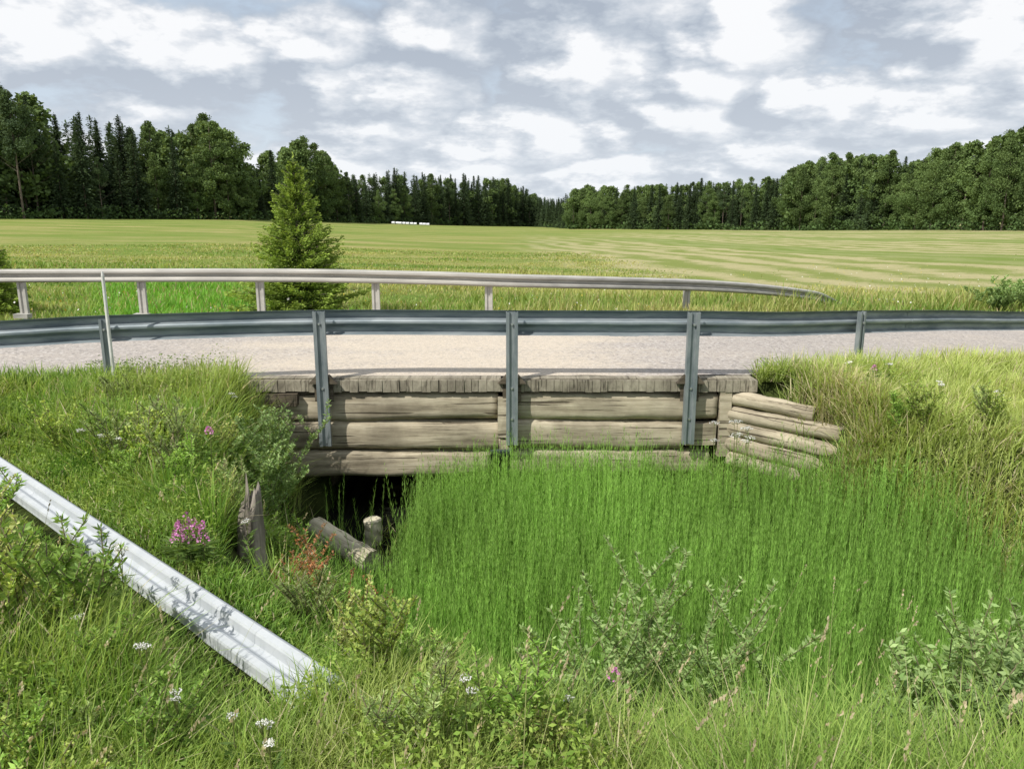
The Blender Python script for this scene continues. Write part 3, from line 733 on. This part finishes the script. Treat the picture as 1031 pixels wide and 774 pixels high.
# ------------------------------------------------------------ grass
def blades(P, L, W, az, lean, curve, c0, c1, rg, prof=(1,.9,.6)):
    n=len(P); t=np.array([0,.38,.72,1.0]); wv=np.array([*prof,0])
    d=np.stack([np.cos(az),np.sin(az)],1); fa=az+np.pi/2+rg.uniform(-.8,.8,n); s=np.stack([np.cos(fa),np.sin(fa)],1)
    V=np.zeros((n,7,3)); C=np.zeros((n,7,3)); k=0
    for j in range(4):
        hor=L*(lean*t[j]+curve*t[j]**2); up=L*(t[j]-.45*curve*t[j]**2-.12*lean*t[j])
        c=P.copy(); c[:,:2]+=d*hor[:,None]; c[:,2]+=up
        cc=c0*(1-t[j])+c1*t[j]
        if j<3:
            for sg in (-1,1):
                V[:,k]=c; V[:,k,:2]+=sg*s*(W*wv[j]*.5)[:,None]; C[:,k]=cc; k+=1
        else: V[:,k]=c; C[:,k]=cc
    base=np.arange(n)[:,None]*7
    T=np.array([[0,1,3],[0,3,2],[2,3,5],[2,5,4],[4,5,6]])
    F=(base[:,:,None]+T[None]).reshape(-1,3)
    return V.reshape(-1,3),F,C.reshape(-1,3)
rg=np.random.default_rng(21)
def polar(n,r0,r1,amax=.82,pw=1.0):
    r=r0+(r1-r0)*rg.random(n)**pw; a=rg.uniform(-amax,amax,n); return r*np.sin(a), r*np.cos(a)
def seg_dist(x,y,ax,ay,bx,by):
    dx,dy=bx-ax,by-ay; t=np.clip(((x-ax)*dx+(y-ay)*dy)/(dx*dx+dy*dy),0,1); return np.hypot(x-ax-dx*t,y-ay-dy*t)
def ok_land(x,y):
    road=(y>near_edge(x)-.05)&(y<far_edge(x)+.1); br=(x>-2.92)&(x<2.72)&(y>8.02)&(y<13.6)
    fl=seg_dist(x,y,-1.88,6.95,-1.27,6.50)<.14
    fl2=seg_dist(x,y,-1.55,6.45,-1.22,5.95)<.26
    stp=seg_dist(x,y,SX,SY,SX+.14,SY-.45)<.15
    wg=seg_dist(x,y,2.35,8.2,3.3,7.45)<.09
    return ~(road|br|fl|fl2|stp|wg)
ad2=Vector((B.x-A.x,B.y-A.y)); LL=ad2.length; au=ad2/LL
def rail_dist(x,y):
    s=(x-A.x)*au.x+(y-A.y)*au.y; q=-(x-A.x)*au.y+(y-A.y)*au.x
    return np.where((s>-.2)&(s<LL-.42), q, 9.0)
X,Y=polar(345000,1.25,10.6)
xe=rg.uniform(4.5,14,30000)
X=np.concatenate([X,rg.uniform(2.4,4.2,5000),rg.normal(3.46,.20,2600),xe]); Y=np.concatenate([Y,rg.uniform(6.3,8.6,5000),rg.normal(7.34,.20,2600),near_edge(xe)-rg.random(len(xe))**1.5*3.0])
k=ok_land(X,Y); X,Y=X[k],Y[k]
Cn=chan(X,Y); dens=np.where((Cn>.8)&(Y<8.3), .20+.35*sstep(4.4,3.2,Y), 1.0)
dens*=np.where((X<-.6)&(X>-2.3)&(Y>6.0)&(Cn>.45),.28,1)
q=rail_dist(X,Y); dens*=np.where(np.abs(q)<.115, 0.0, 1.0)
k=rg.random(len(X))<dens; X,Y,q=X[k],Y[k],q[k]; n=len(X)
Zg=height(X,Y); r=np.hypot(X,Y); cl=fbm(X,Y,1.4,12); cl2=fbm(X,Y,.5,31); cl3=fbm(X,Y,2.4,61); cl4=fbm(X,Y,.9,101)
L=(.11+.34*cl)*rg.uniform(.5,1.35,n)*(1+.35*sstep(.5,.7,cl2)); L*=1-.35*sstep(1.0,.1,near_edge(X)-Y)
fg=sstep(3.7,2.7,r)*sstep(-.6,.6,X)
L*=1+.40*fg*rg.uniform(.3,1.3,n)
wend=sstep(.42,.12,np.hypot(X-3.46,Y-7.36)); L=np.maximum(L,wend*rg.uniform(.25,.52,n))
aq=np.abs(q); L=np.where(aq<.5, np.minimum(L,.02+np.maximum(aq-.12,0)*.42+.04*rg.random(n)), L)
f=np.clip(cl3*2.2-.75+rg.normal(0,.2,n),0,1)[:,None]
c1=np.array([.20,.37,.060])*(1-f)+np.array([.44,.56,.14])*f
g4=(sstep(.50,.68,cl4)*(1-.6*fg))[:,None]; c1=c1*(1-.5*g4)+np.array([.55,.58,.21])*.5*g4
c1=c1*(1-.25*fg[:,None])+np.array([.22,.39,.075])*.25*fg[:,None]
rgt=sstep(2.4,3.6,X)*sstep(3.8,5.6,Y)
c1=c1*(1-rgt[:,None]*.65)+np.array([.60,.66,.23])*rgt[:,None]*.65
pd=.06+.22*rgt*sstep(.3,.65,fbm(X,Y,1.2,19))+.40*sstep(.7,.2,np.hypot(X-3.4,Y-7.7))
dry=(rg.random(n)<pd)[:,None]; c1=np.where(dry,np.array([.74,.66,.42])*rg.uniform(.7,1.1,(n,1)),c1)
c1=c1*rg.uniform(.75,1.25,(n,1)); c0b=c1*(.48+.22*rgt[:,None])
P=np.stack([X,Y,Zg-.01],1)
az=np.where(rg.random(n)<.25, rg.normal(-.3,.7,n), rg.uniform(0,6.28,n))
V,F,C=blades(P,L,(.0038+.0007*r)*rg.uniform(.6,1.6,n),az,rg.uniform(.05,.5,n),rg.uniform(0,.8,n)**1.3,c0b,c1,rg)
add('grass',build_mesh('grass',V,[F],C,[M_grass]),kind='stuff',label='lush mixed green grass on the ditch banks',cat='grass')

X,Y=polar(230000,1.3,9.3); k=ok_land(X,Y); X,Y=X[k],Y[k]; Cn=chan(X,Y); q=rail_dist(X,Y); pat=fbm(X,Y,1.6,44)
k=(pat>.40)&((Cn<.75)|(Y<4.0))&(np.abs(q)>.20)&(rg.random(len(X))<np.where(X>3,.3,np.where(pat>.62,.55,1))); X,Y,pat=X[k],Y[k],pat[k]; n=len(X)
hg=rg.random(n)**.6*(.16+.75*(pat-.40)); hg*=sstep(.15,.8,np.abs(rail_dist(X,Y)))*.95+.05
kind_=vnoise(X,Y,2.6,83)[:,None]
cA=np.array([.15,.29,.05]); cB=np.array([.43,.54,.12]); f=np.clip(rg.random((n,1))*.6+kind_*.6-.1,0,1); col=(cA*(1-f)+cB*f)*rg.uniform(.7,1.2,(n,1))
Dv=np.stack([rg.normal(0,1,n),rg.normal(0,1,n),rg.uniform(0,.6,n)],1); Dv/=np.linalg.norm(Dv,axis=1,keepdims=True)
V,F,C=quads(np.stack([X,Y,height(X,Y)+hg+.02],1),rg.uniform(.012,.036,n)*(.7+.7*vnoise(X,Y,2.1,91)),.42,rg,col,dirv=Dv)
add('herb_leaves',build_mesh('herb_leaves',V,[F],C,[M_grass]),kind='stuff',label='small leafy herbs growing through the grass',cat='ground cover')

n=35000; X=rg.uniform(-2.2,7.5,n); Y=rg.uniform(2.4,8.5,n)
Cn=chan(X,Y); basin=(Cn>.72)&(rg.random(n)<.25+.9*sstep(3.0,4.0,Y))&(Y>2.9); slope=(Cn>.30)&(X>1.3)&(Y<3.9)&(rg.random(n)<.3)
k=(basin|slope)&(np.hypot(X,Y)>2.6)&~((Y>8.12))&~((X<-.98)&(Y>5.9)&(rg.random(n)<.94))&~((X<-1.04)&(Y>5.0)&(rg.random(n)<.8))
X,Y=X[k],Y[k]; n=len(X); Cn=chan(X,Y); Hh=rg.uniform(.48,1.05,n)**.75*(.86+.36*fbm(X,Y,.9,71)); Hh*=1-.45*sstep(.95,.4,Cn); Hh*=np.where(Y>6,1+.10*sstep(6,7.2,Y)*sstep(-.6,.2,X),1)*np.where((X<-.5)&(Y>5.5),.90,1)
az=rg.uniform(0,6.28,n); ln=rg.uniform(0,.14,n)
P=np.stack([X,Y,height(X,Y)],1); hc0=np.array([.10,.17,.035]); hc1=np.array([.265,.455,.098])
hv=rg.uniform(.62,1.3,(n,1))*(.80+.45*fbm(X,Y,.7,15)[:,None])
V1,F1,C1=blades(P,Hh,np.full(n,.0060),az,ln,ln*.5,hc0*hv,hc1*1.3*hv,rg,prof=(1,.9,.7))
nw,nb=9,4; tw=np.linspace(.28,.94,nw)
d=np.stack([np.cos(az),np.sin(az)],1)
Cc=np.zeros((n,nw,3)); hor=Hh[:,None]*(ln[:,None]*tw+ln[:,None]*.5*tw**2)
Cc[:,:,:2]=P[:,None,:2]+d[:,None]*hor[:,:,None]; Cc[:,:,2]=P[:,None,2]+Hh[:,None]*tw*(1-.15*ln[:,None])
ba=rg.uniform(0,6.28,(n,nw,nb)); bl=(.015+.040*(1-tw))[None,:,None]*rg.uniform(.7,1.3,(n,nw,nb)); ru=rg.uniform(1.5,3.2,(n,nw,nb))
base=np.repeat(Cc[:,:,None],nb,2)
tip=base+np.stack([np.cos(ba)*bl,np.sin(ba)*bl,bl*ru],-1)
sd_=np.stack([-np.sin(ba),np.cos(ba),np.zeros_like(ba)],-1)*.0018
V2=np.stack([base-sd_,base+sd_,tip],-2).reshape(-1,3)
F2=np.arange(len(V2)).reshape(-1,3)
C2=np.repeat((hc1[None]*hv)[:,None],nw*nb*3,1).reshape(-1,3)*np.tile(np.array([.75,.75,1.25]),n*nw*nb)[:,None]
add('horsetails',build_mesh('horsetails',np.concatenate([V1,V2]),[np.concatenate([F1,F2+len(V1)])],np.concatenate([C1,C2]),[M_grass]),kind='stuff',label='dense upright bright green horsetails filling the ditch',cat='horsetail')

X,Y=polar(650,1.8,8.8); k=ok_land(X,Y)&(np.abs(rail_dist(X,Y))>.3)&((chan(X,Y)<.9)|(Y<4.2)); X,Y=X[k],Y[k]
m0=len(X); X=np.concatenate([X,rg.uniform(.9,3.6,90)]); Y=np.concatenate([Y,rg.uniform(2.7,4.4,90)]); n=len(X)
L=rg.uniform(.35,.75,n)*np.where(X>0,1.1,.75); L[m0:]=rg.uniform(.9,1.3,n-m0)*np.where(Y[m0:]>3.5,1.2,.8); az=rg.normal(0,.8,n); ln=rg.uniform(.05,.3,n); cu=rg.uniform(0,.3,n); P=np.stack([X,Y,height(X,Y)],1)
sc=np.array([.36,.38,.16])*rg.uniform(.7,1.2,(n,1))
V1,F1,C1=blades(P,L,np.full(n,.0032),az,ln,cu,sc*.7,sc,rg,prof=(1,1,.9))
nh=14; t=1.0-(.10/L[:,None])*rg.random((n,nh)); d=np.stack([np.cos(az),np.sin(az)],1)
Q=np.zeros((n,nh,3)); hor=L[:,None]*(ln[:,None]*t+cu[:,None]*t*t); Q[:,:,:2]=P[:,None,:2]+d[:,None]*hor[:,:,None]; Q[:,:,2]=P[:,None,2]+L[:,None]*(t-.45*cu[:,None]*t*t-.12*ln[:,None]*t)
Q=Q.reshape(-1,3)+rg.normal(0,.0025,(n*nh,3)); hcx=np.repeat(np.array([.58,.49,.34])*rg.uniform(.7,1.15,(n,1)),nh,axis=0)
V2,F2,C2=quads(Q,rg.uniform(.011,.020,n*nh),.5,rg,hcx,dirv=np.tile([.3,.1,1.0],(n*nh,1)))
Vq=np.concatenate([V1,V2])
add('seed_stalks',build_mesh('seed_stalks',Vq,[F1,F2+len(V1)],np.concatenate([C1,C2]),[M_grass]),kind='stuff',label='tall dry grass stalks with tan seed heads',cat='grass')

X,Y=polar(210000,13.0,60,.80,1.5); k=(Y>far_edge(X)+.15)&~((np.abs(X)<2.6)&(Y<13.7)); X,Y=X[k],Y[k]; n=len(X)
mown=sstep(4,9,X)*sstep(23,28,Y+4*(fbm(X,Y,.15,7)-.5)); k=rg.random(n)>mown*.97; X,Y=X[k],Y[k]; n=len(X); mown=mown[k]; r=np.hypot(X,Y); cl=fbm(X,Y,.35,90); cl2=fbm(X*.6,Y*2.5,.14,77); cl3=fbm(X,Y,.8,41)
L=(.05+.38*cl*cl3*2)*rg.uniform(.4,1.3,n)*(1+1.3*sstep(4,7,X)*sstep(24,17,Y)*(.2+1.1*fbm(X,Y,.7,66)))*(1-.65*mown)*(1-.6*sstep(20,45,Y))
L*=.45+.55*sstep(0,1.5,Y-far_edge(X))
ga=np.array([.20,.33,.06]); gb=np.array([.50,.50,.18]); f=np.clip(cl2*2.6-.75+(cl3-.5)*.8+rg.normal(0,.2,n),0,1)[:,None]; c1=ga*(1-f)+gb*f
sx_=-5.5-(Y-15)*.55; strm=(sstep(3.6,1.6,np.abs(X-sx_))*sstep(34,28,Y)*.92)[:,None]; c1=c1*(1-strm)+np.array([.19,.45,.05])*strm
dry=(rg.random(n)<.12)[:,None]; c1=np.where(dry,np.array([.50,.43,.22]),c1)*rg.uniform(.75,1.25,(n,1))
V,F,C=blades(np.stack([X,Y,height(X,Y)-.02],1),L,(.0012*r)*rg.uniform(.6,1.4,n),rg.uniform(0,6.28,n),rg.uniform(.05,.4,n),rg.uniform(0,.5,n),c1*.75,c1,rg)
add('meadow_grass',build_mesh('meadow_grass',V,[F],C,[M_grass]),kind='stuff',label='uneven meadow grass between the road and field',cat='grass')
X,Y=polar(2600,14,38,.8,1.2); k=(Y>far_edge(X)+.6)&(fbm(X,Y,.3,55)>.5); X,Y=X[k],Y[k]; n=len(X); hz_=rg.uniform(.2,.36,n)
fc=np.where((rg.random(n)<.5)[:,None],np.array([.75,.75,.7]),np.array([.6,.5,.08]))
V,F,C=quads(np.stack([X,Y,height(X,Y)+hz_],1),rg.uniform(.03,.06,n),.8,rg,fc)
add('meadow_flowers',build_mesh('meadow_flowers',V,[F],C,[M_flower]),kind='stuff',label='tiny white and yellow meadow flowers',cat='flowers')

# ------------------------------------------------------------ individual plants
def yarrow(seed,H_,s=1.0,heads=3):
    rg=np.random.default_rng(seed); mb=MB(); C=[]
    for h in range(heads):
        a=rg.random()*6.28; tip=Vector((math.cos(a)*.03*h,math.sin(a)*.03*h,H_*rg.uniform(.85,1))); mid=Vector((0,0,H_*.5))
        mb.cyl((0,0,-.03),mid,.003,.0025,5,False); mb.cyl(mid,tip,.0025,.002,5,False)
        n=55; rr=.026*s*np.sqrt(rg.random(n)); aa=rg.uniform(0,6.28,n)
        q=np.stack([np.cos(aa)*rr,np.sin(aa)*rr,.012-rr*rr*5+rg.normal(0,.003,n)],1)+np.array(tip[:]); C.append(q)
        for i in range(6):
            b_=q[i*9]; mb.cyl(tip-Vector((0,0,.03)),b_,.0013,.001,4,False)
    m_=46; z_=rg.uniform(.02,H_*.75,m_); aa=rg.uniform(0,6.28,m_); rr=rg.uniform(.01,.05,m_)
    lp=np.stack([np.cos(aa)*rr,np.sin(aa)*rr,z_],1); ld=np.stack([np.cos(aa),np.sin(aa),np.full(m_,.5)],1)
    C=np.concatenate(C)
    V,F,c=quads(C,rg.uniform(.006,.010,len(C))*min(s,1.2),.9,rg,np.full((len(C),3),.78)*rg.uniform(.85,1.05,(len(C),1)))
    V3,F3,c3=quads(lp,rg.uniform(.04,.08,m_),.22,rg,np.tile([.13,.21,.05],(m_,1)),dirv=ld)
    return mb.mesh('stem',M_stem), build_mesh('flower_head',V,[F],c,[M_flower]), build_mesh('leaf_cluster',V3,[F3],c3,[M_leaf])
def put_plant(name,parts,x,y,label,cat,group=None,rz=None):
    e=add(name,None,loc=(x,y,float(height(x,y))-.01),label=label,cat=cat,group=group); e.rotation_euler=(random.uniform(-.08,.08),random.uniform(-.08,.08),random.random()*6.28 if rz is None else rz)
    for nn,me in parts: child(nn,me,e)
    return e
ypos=[(-3.2,5.75),(-2.95,5.6),(-3.4,5.9),(-1.12,2.32),(-1.35,2.55),(-1.75,2.85),(-.80,2.18),(-.74,2.10),(-.9,2.2),(-.15,2.3),(-3.0,6.2),(4.2,7.4),(4.6,7.1),(4.0,8.0),(-.85,3.7),(5.0,6.4),(-2.7,7.2),(3.6,8.1),(-1.6,4.4),(.2,2.4),(-2.5,3.3),(-3.0,4.0),(-1.9,3.5)]
for k,(x,y) in enumerate(ypos):
    st_,fl,lf=yarrow(200+k,random.uniform(.30,.42),.75 if y<3 else 1.2,random.choice((1,2,2))); put_plant('yarrow_plant',[('stem',st_),('flower_head',fl),('foliage',lf)],x,y,'white-flowered yarrow growing in the grass','wildflower','white yarrows in the grass')
for k,(x,y) in enumerate([(2.0,7.25),(2.12,7.1),(2.22,7.3),(2.3,7.0),(2.1,6.9)]):
    st_,fl,lf=yarrow(240+k,1.46,2.0,2); put_plant('yarrow_plant',[('stem',st_),('flower_head',fl),('foliage',lf)],x,y,'tall white-flowered herb among the horsetails by the bridge','wildflower','white yarrows in the grass')
def fireweed(seed,H_,fl_len,wd=.035):
    rg=np.random.default_rng(seed); mb=MB(); mb.cyl((0,0,-.03),(.01,0,H_),.004,.002,6)
    n=int(40+220*fl_len); z_=H_-fl_len+fl_len*rg.random(n)**.9; w_=wd*(1-(z_-(H_-fl_len))/fl_len*.8); aa=rg.uniform(0,6.28,n)
    C=np.stack([np.cos(aa)*w_,np.sin(aa)*w_,z_],1); f=rg.random((n,1)); col=np.array([.46,.14,.38])*(1-f)+np.array([.66,.32,.56])*f
    V,F,c=quads(C,rg.uniform(.010,.019,n),.8,rg,col)
    m_=60; z2=rg.uniform(.06,max(H_-fl_len,.1),m_); a2=rg.uniform(0,6.28,m_); ld=np.stack([np.cos(a2),np.sin(a2),np.full(m_,.25)],1)
    lp=np.stack([np.cos(a2)*.05,np.sin(a2)*.05,z2],1)
    V3,F3,c3=quads(lp,rg.uniform(.06,.10,m_),.17,rg,np.tile([.13,.21,.05],(m_,1)),dirv=ld*3)
    return [('stem',mb.mesh('stem',M_stem)),('flower_spike',build_mesh('flower_spike',V,[F],c,[M_flower])),('foliage',build_mesh('foliage',V3,[F3],c3,[M_leaf]))]
for k,(x,y,h_,fl) in enumerate([(-1.75,3.92,.34,.18),(-1.82,3.94,.29,.13),(-1.69,3.94,.30,.13),(-1.86,3.99,.26,.11),(-1.74,4.02,.30,.12),(-2.1,5.15,.62,.05),(.48,3.25,1.0,.05),(3.6,7.6,.42,.05)]):
    put_plant('fireweed_plant',fireweed(300+k,h_,fl),x,y,'fireweed with a pink flower spike' if fl>.09 else 'small pink-flowered herb in the grass','wildflower','pink-flowered plants in the grass')
def willow(seed,H_,spread,ns,c0,c1,ll=.05,dens=60,asp=.38):
    rg=np.random.default_rng(seed); mb=MB(); C=[];D=[];c0=np.array(c0);c1=np.array(c1)
    for s in range(ns):
        a=rg.random()*6.28; l=H_*rg.uniform(.6,1.05); out_=spread*rg.uniform(.2,1.0); pts=[]
        for t in np.linspace(0,1,7): pts.append(Vector((math.cos(a)*out_*t**1.3+rg.normal(0,.008),math.sin(a)*out_*t**1.3+rg.normal(0,.008),l*t*(1-.12*t))))
        for i in range(6): mb.cyl(pts[i],pts[i+1],.006*(1-i/7),.006*(1-(i+1)/7),5,False)
        sub=[(pts,1.0)]
        for _ in range(6):
            i=rg.integers(2,7); b_=pts[i]; aa=rg.random()*6.28; q=[b_+Vector((math.cos(aa)*.14*u*H_,math.sin(aa)*.14*u*H_,.20*u*H_)) for u in np.linspace(0,1,4)]
            for j in range(3): mb.cyl(q[j],q[j+1],.0025,.002,4,False)
            sub.append((q,.5))
        for pl,wt in sub:
            m_=int(dens*wt); u=rg.uniform(.25 if wt==1 else 0,1,m_)*(len(pl)-1); i0=np.minimum(u.astype(int),len(pl)-2); f=(u-i0)[:,None]; A_=np.array([p_[:] for p_ in pl])
            q=A_[i0]*(1-f)+A_[i0+1]*f; aa=rg.uniform(0,6.28,m_); dv=np.stack([np.cos(aa),np.sin(aa),rg.uniform(.2,1.2,m_)],1); dv/=np.linalg.norm(dv,axis=1,keepdims=True)
            C.append(q+dv*ll*.5); D.append(dv*2)
    C=np.concatenate(C);D=np.concatenate(D);n=len(C); f=rg.random((n,1))
    V,F,c=quads(C,rg.uniform(.7,1.3,n)*ll,asp,rg,(c0*(1-f)+c1*f)*rg.uniform(.8,1.2,(n,1)),dirv=D)
    return [('branches',mb.mesh('branches',M_twig)),('foliage',build_mesh('foliage',V,[F],c,[M_leaf]))]
g0=(.18,.30,.09); g1_=(.38,.51,.21)
for k,(x,y,h_,sp_,ns,lb) in enumerate([(-2.22,6.75,1.05,.55,20,'grey-green willow bush beside the bridge end'),(.66,3.85,1.5,.36,18,'leafy grey-green willow shrub growing from the ditch'),(1.02,3.62,1.35,.32,18,'leafy grey-green willow shrub growing from the ditch'),(.38,3.45,1.2,.28,14,'leafy grey-green willow shrub growing from the ditch'),
        (1.78,2.90,1.0,.32,20,'low willow shrub on the ditch bank'),(2.10,3.0,1.15,.34,22,'low willow shrub on the ditch bank'),(1.50,2.55,.55,.25,10,'low willow shrub on the ditch bank'),(-2.1,6.15,.80,.42,13,'grey-green willow bush beside the bridge end'),(1.9,2.6,.82,.30,18,'low willow shrub on the ditch bank')]):
    put_plant('willow_shrub',willow(400+k,h_,sp_,ns,g0,g1_,.037,110),x,y,lb,'shrub')
for k,(x,y,h_) in enumerate([(12.3,19.5,.6),(13.3,20.2,.8)]):
    put_plant('willow_shrub',willow(430+k,h_,.8,22,g0,g1_,.06,80,.5),x,y,'dense leafy bush on the far verge of the road','shrub')
for k,(x,y) in enumerate([(-1.12,4.35),(-1.0,4.2),(-1.22,4.2),(-.95,4.4),(-1.15,4.05)]):
    put_plant('sorrel_plant',willow(450+k,.80,.14,3,(.38,.15,.07),(.56,.28,.14),.022,90),x,y,'rusty red dried sorrel in the grass','wild plant','rusty sorrels in the grass')
weeds=[willow(500+k,.46,.17,7,((.24,.37,.08),(.18,.33,.06),(.33,.42,.12),(.21,.31,.10))[k%4],((.54,.63,.17),(.38,.55,.13),(.58,.60,.25),(.44,.53,.22))[k%4],(.022,.030,.016,.024)[k%4],70,(.5,.3,.6,.25)[k%4]) for k in range(8)]
rw=random.Random(5); placed=0
while placed<110:
    r_=rw.uniform(2.2,8.2); a_=rw.uniform(-.72,.25 if r_<3.2 else (.62 if r_>7 else -.12)); x,y=r_*math.sin(a_),r_*math.cos(a_)
    if abs(float(rail_dist(np.array([x]),np.array([y]))[0]))<.50 or float(chan(x,y))>.7 or not bool(ok_land(np.array([x]),np.array([y]))[0]): continue
    if math.hypot(x+1.7,y-3.8)<.45 or math.hypot(x-SX-.1,y-SY+.3)<.5 or (-2.2<x<2.9 and y>5.6): continue
    if math.hypot(x+.75,y-2.45)<.38: continue
    e=put_plant('leafy_weed',weeds[placed%8],x,y,'bushy green weed standing in the grass','wild plant','bushy weeds on the bank'); s=rw.uniform(.7,1.35)*(.8 if r_<3 else 1); e.scale=(s,s,s); placed+=1
